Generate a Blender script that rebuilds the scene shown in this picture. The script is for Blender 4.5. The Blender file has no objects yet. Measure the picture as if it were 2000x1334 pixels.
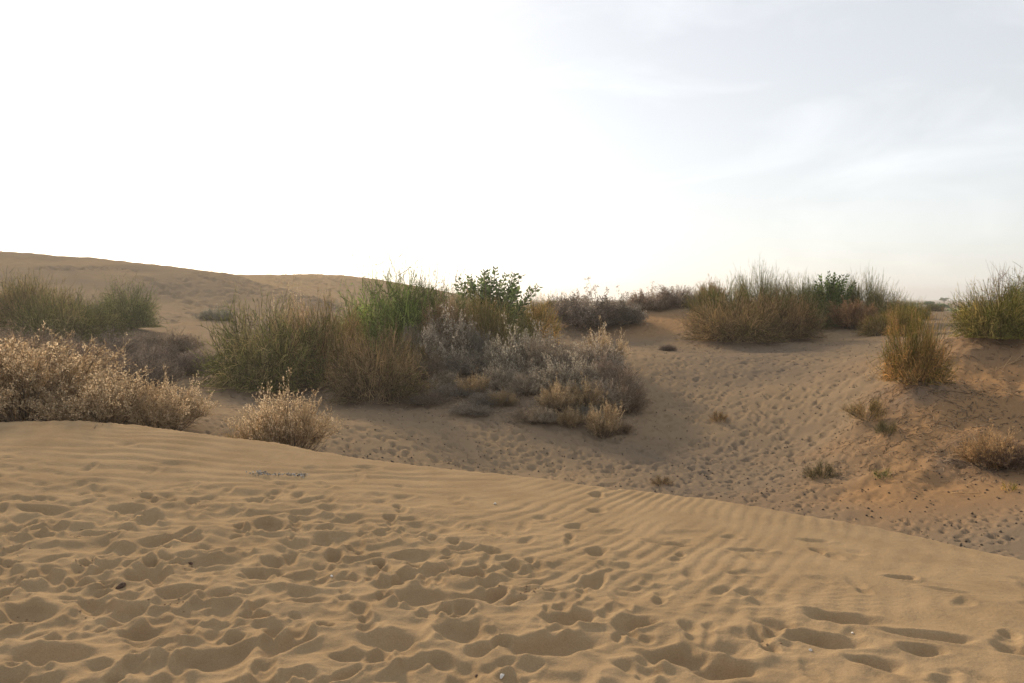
import bpy, math, random
import numpy as np
from mathutils import Vector

rng = np.random.default_rng(11)
random.seed(11)
SC = bpy.context.scene
COL = SC.collection

# ------------------------------------------------------------------ camera
CAM_Z = 1.60
FPX = 1556.0                      # focal length in photo pixels (2000 wide)
PITCH = math.atan(81.0 / FPX)     # horizon sits at row 586 of 1334
cam_d = bpy.data.cameras.new('camera')
cam_d.sensor_width = 36.0
cam_d.lens = FPX / 2000.0 * 36.0
cam_d.clip_start = 0.05
cam_d.clip_end = 12000
cam = bpy.data.objects.new('camera', cam_d)
COL.objects.link(cam)
cam.location = (0, 0, CAM_Z)
cam.rotation_euler = (math.pi / 2 - PITCH, 0, 0)
SC.camera = cam

# ------------------------------------------------------------------ sky and sun
SUN_AZ = math.radians(-27.0)      # left of the view axis (+Y)
SUN_EL = math.radians(23.0)
w = bpy.data.worlds.new('World')
SC.world = w
w.use_nodes = True
wn, wl = w.node_tree.nodes, w.node_tree.links
wn.clear()
wo = wn.new('ShaderNodeOutputWorld')
bg = wn.new('ShaderNodeBackground')
bg.inputs['Strength'].default_value = 0.12
sky = wn.new('ShaderNodeTexSky')
sky.sky_type = 'NISHITA'
sky.sun_disc = False
sky.sun_elevation = SUN_EL
sky.sun_rotation = SUN_AZ
sky.altitude = 200
sky.air_density = 1.0
sky.dust_density = 1.0
sky.ozone_density = 1.0
hsv = wn.new('ShaderNodeHueSaturation')
hsv.inputs['Saturation'].default_value = 0.52
hsv.inputs['Value'].default_value = 0.5
wl.new(sky.outputs['Color'], hsv.inputs['Color'])
veil = wn.new('ShaderNodeMixRGB')          # even high haze over the whole sky
veil.blend_type = 'ADD'
veil.inputs['Fac'].default_value = 1.0
veil.inputs['Color2'].default_value = (3.2, 3.2, 3.22, 1)
wl.new(hsv.outputs['Color'], veil.inputs['Color1'])
# thin cirrus streaks, spread over the whole sky
tc = wn.new('ShaderNodeTexCoord')
mp = wn.new('ShaderNodeMapping')
mp.inputs['Rotation'].default_value = (0.15, 0.1, 0.5)
mp.inputs['Scale'].default_value = (2.6, 2.6, 7.5)
wl.new(tc.outputs['Generated'], mp.inputs['Vector'])
nz = wn.new('ShaderNodeTexNoise')
nz.inputs['Scale'].default_value = 1.7
nz.inputs['Detail'].default_value = 7
nz.inputs['Roughness'].default_value = 0.55
nz.inputs['Distortion'].default_value = 0.6
wl.new(mp.outputs['Vector'], nz.inputs['Vector'])
cr = wn.new('ShaderNodeValToRGB')
cr.color_ramp.elements[0].position = 0.48
cr.color_ramp.elements[0].color = (0, 0, 0, 1)
cr.color_ramp.elements[1].position = 0.78
cr.color_ramp.elements[1].color = (0.9, 0.9, 0.9, 1)
wl.new(nz.outputs['Fac'], cr.inputs['Fac'])
cm = wn.new('ShaderNodeMixRGB')
cm.blend_type = 'ADD'
cm.inputs['Color2'].default_value = (1.15, 1.13, 1.1, 1)
wl.new(cr.outputs['Color'], cm.inputs['Fac'])
wl.new(veil.outputs['Color'], cm.inputs['Color1'])
wl.new(cm.outputs['Color'], bg.inputs['Color'])
wl.new(bg.outputs['Background'], wo.inputs['Surface'])

sun_d = bpy.data.lights.new('sun', 'SUN')
sun_d.energy = 3.8
sun_d.angle = math.radians(4.5)
sun_d.color = (1.0, 0.80, 0.56)
sun = bpy.data.objects.new('sun', sun_d)
COL.objects.link(sun)
to_sun = Vector((math.sin(SUN_AZ) * math.cos(SUN_EL), math.cos(SUN_AZ) * math.cos(SUN_EL), math.sin(SUN_EL)))
sun.rotation_euler = to_sun.to_track_quat('Z', 'Y').to_euler()
sun.location = (-20, 40, 25)

SC.view_settings.view_transform = 'Standard'
SC.view_settings.look = 'None'
SC.view_settings.gamma = 1.0
SC.view_settings.use_curve_mapping = False
SC.view_settings.exposure = 0.25
SC.cycles.max_bounces = 6
SC.cycles.transparent_max_bounces = 6

# ------------------------------------------------------------------ helpers
CP, SP = math.cos(PITCH), math.sin(PITCH)
def at(px, py, d):
    """world point at photo pixel (px, py) standing d metres out along +Y"""
    u, v = (px - 1000.0) / FPX, (667.0 - py) / FPX
    x, y, z = u, CP + v * SP, v * CP - SP
    s = d / y
    return np.array([x * s, d, CAM_Z + z * s])

def tag(o, label=None, cat=None, group=None, kind=None):
    if label: o['label'] = label
    if cat: o['category'] = cat
    if group: o['group'] = group
    if kind: o['kind'] = kind
    return o

def sm(a, b, x):
    t = np.clip((x - a) / (b - a), 0, 1)
    return t * t * (3 - 2 * t)

class Noise2:
    def __init__(s, seed):
        s.g = np.random.default_rng(seed).random((256, 256))
    def __call__(s, x, y):
        xi, yi = np.floor(x).astype(int), np.floor(y).astype(int)
        fx, fy = x - xi, y - yi
        fx, fy = fx * fx * (3 - 2 * fx), fy * fy * (3 - 2 * fy)
        g = s.g
        a, b = g[xi & 255, yi & 255], g[(xi + 1) & 255, yi & 255]
        c, d = g[xi & 255, (yi + 1) & 255], g[(xi + 1) & 255, (yi + 1) & 255]
        return (a * (1 - fx) + b * fx) * (1 - fy) + (c * (1 - fx) + d * fx) * fy - 0.5
N1, N2, N3 = Noise2(1), Noise2(2), Noise2(3)
def fbm(n, x, y, o=4):
    r, a = 0, 1.0
    for i in range(o):
        r = r + a * n(x + 17.3 * i, y + 9.1 * i)
        x, y, a = x * 2.03, y * 2.03, a * 0.5
    return r

class TPS:
    def __init__(s, pts, lam=1e-3):
        P = np.array(pts, float)
        s.c = P[:, :2]
        n = len(P)
        K = s.k(P[:, None, :2] - P[None, :, :2]) + lam * np.eye(n)
        A = np.zeros((n + 3, n + 3))
        A[:n, :n] = K
        A[:n, n] = 1; A[:n, n + 1:] = s.c; A[n, :n] = 1; A[n + 1:, :n] = s.c.T
        s.w = np.linalg.solve(A, np.r_[P[:, 2], 0, 0, 0])
    def k(s, d):
        r2 = (d ** 2).sum(-1) + 1e-9
        return 0.5 * r2 * np.log(r2)
    def __call__(s, x, y):
        x = np.asarray(x, float); sh = x.shape
        q = np.stack([x.ravel(), np.asarray(y, float).ravel()], 1)
        out = np.empty(len(q))
        n = len(s.c)
        for i in range(0, len(q), 40000):
            b = q[i:i + 40000]
            out[i:i + 40000] = s.k(b[:, None] - s.c[None]) @ s.w[:n] + s.w[n] + b @ s.w[n + 1:]
        return out.reshape(sh)

# ------------------------------------------------------------------ terrain heights
CREST = np.array([at(px, py, d) for px, py, d in (
    (-330, 828, 8.3), (0, 824, 8.2), (130, 822, 8.2), (300, 834, 8.05), (450, 853, 7.85), (600, 876, 7.6), (800, 905, 7.3),
    (1000, 930, 7.0), (1250, 957, 6.65), (1500, 992, 6.25), (1700, 1028, 5.9), (1850, 1062, 5.6), (2000, 1094, 5.3), (2200, 1150, 4.9))])
cx = np.r_[-60, -14, CREST[:, 0], 6.5, 10, 40]
cy = np.r_[10.5, 8.6, CREST[:, 1], 3.4, 1.0, -25]
# a smooth crest line
_xs = np.linspace(-60, 40, 4001)
_ys = np.interp(_xs, cx, cy)
_k = np.hanning(41); _k /= _k.sum()
_ys = np.convolve(np.r_[[_ys[0]] * 20, _ys, [_ys[-1]] * 20], _k, 'valid')
def crest_y(x): return np.interp(x, _xs, _ys) + .10 * fbm(N3, x * 1.3 + 3, x * 0 + 2, 3) + .03 * fbm(N2, x * 7, x * 0, 2)

near_pts = [tuple(p) for p in CREST[:, :3]]
for px, py, d in ((0, 1334, 3.32), (500, 1334, 3.32), (1000, 1334, 3.32), (1500, 1334, 3.30), (2000, 1334, 3.22),
                  (0, 1080, 4.95), (500, 1080, 4.95), (1000, 1080, 4.95), (1500, 1110, 4.7), (1900, 1190, 4.1)):
    near_pts.append(tuple(at(px, py, d)))
near_pts += [(-9, 7, .55), (-9, 3, .2), (-4, 0, .05), (0, 0, 0), (4, 0, -.15), (8, 0, -.4), (0, -6, 0), (-8, -6, .1), (8, -6, -.4), (-14, 8, .8), (12, -8, -.6)]
near_f = TPS(near_pts, 0.01)

base_px = [  # px, py, distance : points on the sand behind the crest
    (430, 836, 9.8), (640, 866, 10.5), (820, 850, 12.2), (1000, 912, 11.6), (1180, 856, 13.4), (1250, 900, 12.0), (1300, 800, 15.0), (1400, 760, 16.3),
    (1300, 700, 18.8), (1500, 690, 19.2), (1700, 690, 17.8), (1740, 646, 23.5), (1500, 660, 23.5), (1600, 850, 12.6), (1500, 930, 11.0),
    (1450, 684, 22), (1300, 640, 25), (1290, 604, 28.5), (1160, 652, 25.5), (1230, 655, 25), (1850, 705, 13.4), (2000, 668, 13.2), (1780, 770, 12.0),
    (1900, 760, 12.2), (2000, 740, 12.2), (1650, 840, 12.2), (1700, 850, 11.4), (2000, 900, 9.9), (1850, 900, 10.2), (1990, 1082, 7.2), (1850, 1040, 8.0), (1700, 980, 9.2),
    (2100, 760, 11), (2200, 640, 13), (2300, 900, 8.5), (1820, 650, 21), (1840, 612, 34),
    (570, 770, 16), (740, 797, 14.6), (850, 770, 15.5), (1000, 800, 14.6), (790, 700, 20.5), (950, 680, 21.5), (1050, 672, 22.5), (420, 745, 17),
    (300, 740, 16.5), (100, 740, 15), (300, 655, 24), (100, 650, 22), (-200, 660, 22), (-100, 800, 11), (120, 800, 11.5), (350, 800, 11.5), (-400, 740, 14),
    (600, 640, 27), (420, 625, 30), (400, 600, 36), (200, 590, 34), (0, 580, 32), (-300, 570, 32),
    (0, 491, 46), (150, 504, 46), (300, 518, 46), (450, 537, 46), (-300, 470, 46), (-700, 450, 45),
    (540, 558, 51), (640, 592, 45), (720, 618, 40), (560, 566, 43), (640, 590, 39), (690, 611, 36.5), (520, 537, 60), (600, 537, 62), (690, 539, 64), (740, 547, 63), (780, 562, 62), (860, 590, 60), 
]
base_pts = [tuple(at(*p)) for p in base_px]
base_pts += [(-26, 60, 3.0), (-40, 60, 3.4), (-10, 80, 2.2), (-30, 85, 1.5), (0, 60, 1.0), (10, 45, .9), (22, 45, .9), (6, 75, .3), (30, 75, .2), (55, 70, 0),
             (-60, 60, 3), (-60, 30, 2), (-60, 95, .5), (60, 30, .2), (40, 10, 0), (20, 5, -.3), (20, 12, 0.4), (0, 100, 0), (60, 100, 0), (-40, 110, 0.3), (10, 120, 0)]
base_pts += [(-6, 5, -.5), (0, 4, -1), (4, 2, -1.1), (8, 0, -1.2), (0, -5, -1.3), (-10, 0, -.6), (12, -10, -1.3), (-20, -10, -1), (-30, 5, 0), (-20, 12, .6)]
base_f = TPS(base_pts, 0.02)
# sand gathered into hummocks round the shrubs: x, y, height, radius
HUM = [(at(560, 770, 16.3)[0], 16.6, .22, 1.5), (at(740, 790, 15)[0], 15.2, .16, 1.0), (at(1460, 680, 22)[0], 22.6, .22, 1.6), (at(1160, 650, 25)[0], 26, .25, 1.5),
       (at(1100, 780, 14)[0], 15.0, .16, 1.1), (at(900, 740, 18)[0], 18, .22, 1.5), (at(1795, 768, 12)[0], 12.3, .14, .7), (at(1930, 700, 13.4)[0], 13.6, .15, .9),
       (at(1950, 880, 9.6)[0], 9.9, .10, .6), (at(230, 650, 22)[0], 22.3, .25, 1.5), (at(60, 640, 20)[0], 20.5, .3, 1.6), (at(80, 820, 10)[0], 10.0, .10, 1.5)]

def far_flat(x, y):
    return sm(75, 150, np.hypot(x, y))
def base_h(x, y):
    r = np.hypot(x, y)
    k = np.minimum(1.0, 140.0 / np.maximum(r, 1e-6))
    z = base_f(x * k, y * k)
    for hx, hy, hh, hr in HUM:
        z = z + hh * np.exp(-((x - hx) ** 2 + (y - hy) ** 2) / (hr * hr))
    # brow of the front far dune, with a steeper drop behind it
    side = x - np.interp(y, (28, 30, 36.5, 39, 43, 46, 52), (-5.0, -5.4, -7.3, -9.0, -12.2, -16.3, -24))
    z = z - 1.0 * sm(27, 32, y) * sm(51, 46, y) * sm(0, .5, side) * np.exp(-np.maximum(side, 0) / 3.5)
    t = far_flat(x, y)
    far = 0.5 * fbm(N1, x * .012, y * .012, 3) - .15
    z = z * (1 - t) + far * t
    z = z + .13 * fbm(N3, x * 1.9, y * 1.9, 5) * sm(.34, .46, x / np.maximum(y, 1)) * sm(8.5, 10, y) * sm(17, 14, y)
    z = z + 0.10 * fbm(N2, x * .45 + 5, y * .45, 3) * sm(8.5, 13, y) + .12 * fbm(N1, x * .07, y * .07, 2) * sm(26, 45, r) * (1 - t)
    return z
def near_h(x, y):
    z = near_f(x, np.minimum(y, crest_y(x)))
    over = y - crest_y(x)
    z = z - 0.62 * np.maximum(over, 0) + 0.0
    return z

# detail maps: wind ripples and trodden sand, stamped one foot after the other
class Map:
    def __init__(s, x0, x1, y0, y1, c):
        s.x0, s.y0, s.c = x0, y0, c
        s.nx, s.ny = int((x1 - x0) / c) + 1, int((y1 - y0) / c) + 1
        s.X, s.Y = np.meshgrid(x0 + np.arange(s.nx) * c, y0 + np.arange(s.ny) * c, indexing='ij')
        s.z = np.zeros((s.nx, s.ny))
    def sample(s, x, y):
        fx, fy = (x - s.x0) / s.c, (y - s.y0) / s.c
        ok = (fx > 0) & (fy > 0) & (fx < s.nx - 1.01) & (fy < s.ny - 1.01)
        fx, fy = np.clip(fx, 0, s.nx - 1.01), np.clip(fy, 0, s.ny - 1.01)
        i, j = fx.astype(int), fy.astype(int)
        a, b = fx - i, fy - j
        z = s.z
        r = (z[i, j] * (1 - a) + z[i + 1, j] * a) * (1 - b) + (z[i, j + 1] * (1 - a) + z[i + 1, j + 1] * a) * b
        edge = np.minimum(np.minimum(fx, s.nx - fx), np.minimum(fy, s.ny - fy)) * s.c
        return np.where(ok, r * sm(0, .5, edge), 0)
    def stamp(s, cx, cy, ang, L, W, depth, rim, tread=0, crisp=.82, seed=0, shoe=False):
        R = max(L, W) * 1.9
        i0, i1 = int((cx - R - s.x0) / s.c), int((cx + R - s.x0) / s.c) + 1
        j0, j1 = int((cy - R - s.y0) / s.c), int((cy + R - s.y0) / s.c) + 1
        if i0 < 1 or j0 < 1 or i1 >= s.nx - 1 or j1 >= s.ny - 1: return
        X, Y = s.X[i0:i1, j0:j1] - cx, s.Y[i0:i1, j0:j1] - cy
        ca, sa = math.cos(ang), math.sin(ang)
        u, v = X * ca + Y * sa, -X * sa + Y * ca
        r = np.random.default_rng(seed)
        th = np.arctan2(v / W, u / L)
        q = np.hypot(u / L, v / W)
        if shoe:      # sole and heel
            q = np.minimum(np.hypot((u - .32 * L) / (.68 * L), v / W), np.hypot((u + .52 * L) / (.46 * L), v / (.82 * W)))
        q = q * (1 + .13 * np.sin(2 * th + r.random() * 6) + .09 * np.sin(3 * th + r.random() * 6) + .05 * np.sin(5 * th + r.random() * 6))
        z = s.z[i0:i1, j0:j1]
        z0 = z[(q < 1.25) & (q > .9)].mean() if ((q < 1.25) & (q > .9)).any() else 0
        w = (1 - sm(crisp, 1.08, q)) * .85
        dep = depth * (1 + .35 * (u / L) * r.choice((-1, 1))) * (1 + .35 * np.sin(1.1 + Y / max(L, W)))
        bowl = z0 - dep * np.clip(1 - np.clip(q, 0, 1.1) ** 2, 0, 1) ** 1.15 * 1.15
        if tread:
            bowl = bowl + tread * np.sin(u / .0115 + 2.5 * (v / W) ** 2) * (np.abs(v) < W * .62) * sm(1, .8, q)
        push = 1 + .6 * np.cos(th - r.random() * 6.28)
        s.z[i0:i1, j0:j1] = z * (1 - w) + bowl * w + rim * push * np.exp(-((q - 1.12) / .24) ** 2)

nm = Map(-7.5, 7.5, 1.0, 9.5, 0.0125)
X, Y = nm.X, nm.Y
# ripples: crests lie across the view on the left and swing into the view on the right
sw = sm(-.6, 3.2, X - (Y - 5) * .15)
ph = (Y * (1 - .55 * sw) * 5.6 - 1.25 * np.maximum(X + .4, 0) ** 1.5)
ph = ph + 1.6 * fbm(N1, X * .55, Y * .55, 3) + .7 * fbm(N2, X * 2.1, Y * 2.1, 2) + .55 * fbm(N3, X * 1.1 + 9, Y * 3.2, 2) * (1 - sw)
rp = np.sin(ph * 2 * np.pi)
rp = .7 * rp + .22 * np.sin(ph * 2 * np.pi * 2 + 1) * (1 - sw) + .5 * fbm(N3, X * 2.2, Y * 9, 2) * (1 - sw)
amp = (.0072 * (1 - sw) + .0026 * sw) * np.clip(.75 + 1.5 * fbm(N3, X * .9 + 40, Y * 2.2, 3), .1, 1.6)
nm.z += rp * amp * sm(.0, .3, crest_y(X) - Y + .15)
nm.z += .010 * fbm(N2, X * 1.3, Y * 1.3, 3)
def tramp(x, y):   # how trodden the near dune is
    d = sm(6.9, 4.3, y + .22 * x + .25 * np.sin(x * 1.3))
    return d * (1 - .82 * sm(-.3, 2.0, x - (3.6 - y) * .5))
sid = 0
n_try = 0
feet = []
while n_try < 3600:
    n_try += 1
    x, y = rng.uniform(-5.2, 4.6), rng.uniform(2.2, 7.4)
    t = float(tramp(np.float64(x), np.float64(y)))
    if rng.random() > t * .9 or y > crest_y(x) - .25: continue
    feet.append((x, y, t))
feet = feet[:1150]
nm.z += (.062 * (.5 - np.abs(fbm(N3, X * 2.1 + .4 * fbm(N1, X * 3, Y * 3, 2), Y * 3.3, 3)) ** .8) + .03 * (.5 - np.abs(fbm(N2, X * 4.3, Y * 6.0, 2)) ** .8) + .02 * fbm(N1, X * 3, Y * 5, 2)) * tramp(X, Y)
for x, y, t in feet:
    sid += 1
    a = rng.normal(1.9, .9)
    big = rng.random()
    L = rng.uniform(.05, .12) if big < .9 else rng.uniform(.13, .19)
    if rng.random() < .6: a = rng.normal(0, .55)
    shoe = rng.random() < .35
    W = L * rng.uniform(.5, .75)
    if shoe: L, W, a = rng.uniform(.12, .15), rng.uniform(.045, .06), rng.normal(1.6, .6) + (3.14 if rng.random() < .4 else 0)
    nm.stamp(x, y, a, L, W, rng.uniform(.010, .034) * (.5 + .5 * t) * (L / .13) ** .5, rng.uniform(.003, .009) * (.4 + .6 * t), 0, rng.uniform(.35, .85), sid, shoe)
# footprints one can point at: px, py, angle, length, width, depth, tread
FEET = [(1165, 966, 1.6, .10, .08, .03, 0), (1165, 997, 1.5, .10, .08, .025, 0), (1125, 1028, 1.2, .11, .08, .03, 0), (1165, 1080, .9, .11, .08, .035, 0), (1195, 952, 1.6, .1, .07, .02, 0),
        (1160, 1138, 1.2, .11, .09, .045, 0), (905, 1072, .3, .12, .08, .03, 0), (745, 1045, .2, .1, .07, .02, 0), (820, 1036, .2, .08, .06, .02, 0),
        (1205, 1110, -.25, .17, .065, .018, .0016), (1300, 1062, -.35, .17, .06, .022, 0), (1460, 1075, -.1, .20, .05, .02, 0), (1480, 1165, -.75, .17, .065, .02, .0016),
        (1650, 1210, -.35, .22, .10, .05, 0), (1620, 1255, -.45, .20, .10, .055, 0), (1510, 1222, -.5, .13, .07, .03, 0), (1820, 1245, -.3, .22, .08, .04, 0), (1800, 1272, -.4, .13, .07, .04, 0),
        (1980, 1270, 0, .12, .09, .04, 0), (1760, 1130, .05, .13, .05, .028, 0), (1850, 1155, -.3, .14, .05, .012, 0), (1330, 1290, -.2, .17, .12, .07, 0), (1400, 1310, -.5, .16, .12, .06, 0),
        (1080, 1270, .1, .28, .14, .075, 0), (1110, 1215, -.1, .16, .11, .055, 0), (1240, 1222, .3, .12, .08, .05, 0), (900, 1245, .3, .17, .13, .05, 0), (920, 1125, -.2, .14, .09, .05, 0),
        (850, 1118, .1, .12, .08, .04, 0), (960, 1165, .5, .12, .09, .05, 0), (830, 1175, -.3, .22, .12, .05, 0), (760, 1260, 0, .18, .13, .05, 0), (290, 1130, .3, .17, .12, .07, 0),
        (360, 1165, .2, .15, .1, .05, 0), (335, 1062, .1, .24, .09, .06, 0), (210, 1115, 1.5, .15, .08, .035, .0035), (190, 1195, -.6, .19, .10, .045, .0035), (245, 1205, .7, .15, .09, .04, .003),
        (555, 1040, .8, .13, .09, .045, 0), (555, 1270, .5, .17, .11, .055, 0), (60, 1205, -.2, .22, .12, .06, 0), (80, 1290, -.1, .24, .13, .06, 0), (430, 1290, .2, .2, .14, .06, 0),
        (290, 1240, .4, .14, .1, .05, 0), (90, 1000, 0, .22, .09, .05, 0), (250, 998, .1, .2, .08, .045, 0), (715, 912, 0, .16, .06, .02, 0), (245, 867, 0, .14, .07, .02, 0), (1720, 1300, -.3, .13, .09, .05, 0)]
for px, py, a, L, W, dp, tr in FEET:
    d0 = 1.6 * FPX / (py - 586) * .98
    for _ in range(8):
        p = at(px, py, d0)
        g = float(near_f(np.array([p[0]]), np.array([d0]))[0])
        d0 *= 1 + .8 * (p[2] - g) / CAM_Z
    sid += 1
    nm.stamp(p[0], p[1], a, L * .9, W * .9, dp * .8, (.003 + dp * .10), tr, .62, sid)
nm.z += .0016 * fbm(N2, X * 16, Y * 22, 3) + .0011 * np.sin(2 * np.pi * (Y * 15 + 2.5 * fbm(N1, X * 3, Y * 3, 3))) * np.clip(fbm(N3, X * 1.7, Y * 1.7, 2) * 3 + .4, 0, 1)
nm.z = nm.z * .8 + .2 * (np.roll(nm.z, 1, 0) + np.roll(nm.z, -1, 0) + np.roll(nm.z, 1, 1) + np.roll(nm.z, -1, 1)) / 4

hm = Map(-9, 15, 6, 31, 0.032)   # the trodden hollow
hm.z += .03 * fbm(N3, hm.X * 1.1, hm.Y * 1.1, 3) + .016 * fbm(N1, hm.X * 3.1, hm.Y * 3.1, 3)
for i in range(15000):
    y = 7 + 21 * rng.random() ** 1.25
    x = rng.uniform(-.42, .66) * y + rng.normal(0, .3)
    a = rng.uniform(0, 6.28)
    L = rng.uniform(.035, .095) * (1 if rng.random() < .88 else 1.5) * (.5 + .5 * float(sm(8, 13, y)))
    f = 1 - .75 * float(sm(.38, .5, x / y)) * (y > 8.5)
    hm.stamp(x, y, a, L, L * rng.uniform(.55, .9), rng.uniform(.014, .05) * f, rng.uniform(.003, .010) * f, 0, rng.uniform(.55, .9), i)
fm = Map(-45, 4, 27, 68, 0.085)  # tracks on the far dune
fm.z += .03 * fbm(N3, fm.X * .5, fm.Y * .5, 3)
fph = fm.X * .9 + fm.Y * .35 + .9 * fbm(N1, fm.X * .3, fm.Y * .3, 2)
fm.z += .012 * np.sin(fph * 2 * np.pi * 1.1)
def track(p, q, n):
    a, b = at(*p), at(*q)
    for i in range(n):
        t = (i + rng.uniform(-.2, .2)) / n
        x, y = a[0] + (b[0] - a[0]) * t + rng.normal(0, .12), a[1] + (b[1] - a[1]) * t + rng.normal(0, .3)
        fm.stamp(x, y, rng.uniform(0, 3), rng.uniform(.22, .34), rng.uniform(.2, .26), .11, .05, 0, .6, i)
track((80, 536, 40), (270, 531, 42), 26); track((270, 545, 40), (480, 600, 34), 26); track((330, 640, 27), (380, 560, 39), 12); track((500, 548, 46), (690, 605, 35), 60)
track((350, 610, 31), (460, 590, 38), 12)
for i in range(700):
    p = at(rng.uniform(500, 740), rng.uniform(546, 585), 1)
    x, y = rng.uniform(-17, -6), rng.uniform(38, 62)
    fm.stamp(x, y, rng.uniform(0, 3), rng.uniform(.2, .36), rng.uniform(.18, .28), .09, .04, 0, .6, i)

def height(x, y, detail=True):
    x, y = np.atleast_1d(np.asarray(x, float)), np.atleast_1d(np.asarray(y, float))
    b, n = base_h(x, y), near_h(x, y)
    if detail:
        b = b + hm.sample(x, y) + fm.sample(x, y)
        n = n + nm.sample(x, y)
    k = .05
    h = np.clip(.5 + .5 * (n - b) / k, 0, 1)
    return b * (1 - h) + n * h + k * h * (1 - h) * .5, n - b
def gz(x, y): return float(height([x], [y])[0][0])

# ------------------------------------------------------------------ materials
def mat(name):
    m = bpy.data.materials.new(name)
    m.use_nodes = True
    n, l = m.node_tree.nodes, m.node_tree.links
    b = n['Principled BSDF']
    b.inputs['Roughness'].default_value = .9
    b.inputs['Specular IOR Level'].default_value = .1
    return m, n, l, b

def sand_mat():
    m, n, l, b = mat('sand')
    geo = n.new('ShaderNodeNewGeometry')
    a = n.new('ShaderNodeAttribute'); a.attribute_name = 'soil_shade'
    sep = n.new('ShaderNodeSeparateColor'); l.new(a.outputs['Color'], sep.inputs['Color'])
    def noise(s, d, r=.55):
        t = n.new('ShaderNodeTexNoise'); t.inputs['Scale'].default_value = s; t.inputs['Detail'].default_value = d; t.inputs['Roughness'].default_value = r
        l.new(geo.outputs['Position'], t.inputs['Vector']); return t
    def mix(f, c1, c2, bt='MIX'):
        x = n.new('ShaderNodeMixRGB'); x.blend_type = bt
        for s, v in ((0, f), (1, c1), (2, c2)):
            if isinstance(v, (int, float)): x.inputs[s].default_value = v
            elif isinstance(v, tuple): x.inputs[s].default_value = v
            else: l.new(v, x.inputs[s])
        return x.outputs[0]
    c = mix(noise(.9, 4).outputs['Fac'], (.32, .227, .13, 1), (.365, .262, .155, 1))
    st = noise(2.6, 6, .62)
    sr = n.new('ShaderNodeValToRGB'); sr.color_ramp.elements[0].color = (.90, .89, .88, 1); sr.color_ramp.elements[1].color = (1.06, 1.06, 1.06, 1)
    sr.color_ramp.elements[0].position = .35; sr.color_ramp.elements[1].position = .6
    l.new(st.outputs['Fac'], sr.inputs['Fac'])
    c = mix(1.0, c, sr.outputs['Color'], 'MULTIPLY')
    c = mix(sep.outputs['Red'], c, (.195, .15, .107, 1))        # trodden sand of hollow and far dune, shade put into its darker colour
    c = mix(sep.outputs['Green'], c, (.32, .19, .092, 1))      # orange sand of the hummocks
    c = mix(sep.outputs['Blue'], c, (.20, .15, .11, 1))         # plant litter
    g = noise(170, 4, .75)
    gr = n.new('ShaderNodeValToRGB'); gr.color_ramp.elements[0].color = (.78, .76, .74, 1); gr.color_ramp.elements[1].color = (1.16, 1.16, 1.16, 1)
    gr.color_ramp.elements[0].position = .3; gr.color_ramp.elements[1].position = .7
    l.new(g.outputs['Fac'], gr.inputs['Fac'])
    c = mix(1.0, c, gr.outputs['Color'], 'MULTIPLY')
    l.new(c, b.inputs['Base Color'])
    b.inputs['Roughness'].default_value = 1.0
    b.inputs['Specular IOR Level'].default_value = .0
    bp = n.new('ShaderNodeBump'); bp.inputs['Strength'].default_value = .5; bp.inputs['Distance'].default_value = .012
    l.new(noise(38, 5, .6).outputs['Fac'], bp.inputs['Height'])
    bp2 = n.new('ShaderNodeBump'); bp2.inputs['Strength'].default_value = .35; bp2.inputs['Distance'].default_value = .002
    l.new(g.outputs['Fac'], bp2.inputs['Height']); l.new(bp.outputs['Normal'], bp2.inputs['Normal'])
    l.new(bp2.outputs['Normal'], b.inputs['Normal'])
    return m
SAND = sand_mat()

# ------------------------------------------------------------------ ground sheet (finer towards the viewpoint, closed all round)
def seg(*spec):
    out = []
    for a, b, s in spec: out.append(np.arange(a, b - s * .01, s))
    return np.concatenate(out)
th = np.radians(seg((-180, -70, 5), (-70, -37, .8), (-37, 37, .1), (37, 70, .8), (70, 180, 5)))
rr = [0.3]
while rr[-1] < 6000:
    r = rr[-1]
    if r < 2.6: s = .12
    elif r < 9: s = max(.0115, min(.00062 * r * r, .0048 * r))
    elif r < 62: s = .0058 * r
    else: s = .05 * r
    rr.append(r + s)
rr = np.array(rr)
T, R = np.meshgrid(th, rr, indexing='ij')
GX, GY = R * np.sin(T), R * np.cos(T)
GZ, GD = height(GX, GY)
nt, nr = GX.shape
V = np.stack([GX, GY, GZ], -1).reshape(-1, 3)
i0 = np.arange(nt)[:, None]; i1 = (i0 + 1) % nt
j0 = np.arange(nr - 1)[None, :]
Q = np.stack([i0 * nr + j0, i0 * nr + j0 + 1, i1 * nr + j0 + 1, i1 * nr + j0], -1)
soil_shade = np.zeros((nt, nr, 4)); soil_shade[..., 3] = 1
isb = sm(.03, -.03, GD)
mottle = fbm(N3, GX * .35, GY * .35, 4)
soil_shade[..., 0] = isb * np.clip(.75 + .6 * mottle, 0, 1) * (1 - .1 * sm(26, 34, GY))  # where the sand colour is darkened for the dim, grazing-lit slopes
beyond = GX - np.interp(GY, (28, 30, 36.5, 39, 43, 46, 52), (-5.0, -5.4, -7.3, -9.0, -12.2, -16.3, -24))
soil_shade[..., 0] *= 1 - .85 * sm(0, .4, beyond) * sm(31, 34, GY) * sm(75, 66, GY) * (GX < -2)   # second ridge: loose sand, its brighter sunlight put into a paler colour
orange = sm(.36, .56, GX / np.maximum(GY, 1) + .25 * mottle) * sm(17, 13, GY) * sm(7.5, 9.5, GY)
orange = np.maximum(orange, .8 * sm(2.6, 1.0, np.hypot((GX - 4.6) / 1.4, (GY - 26.0) / 1.2)))
soil_shade[..., 1] = isb * np.clip(orange, 0, 1) * .8
lit = sm(.08, .3, fbm(N2, GX * 2.2, GY * 2.2, 4)) * .5
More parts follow.
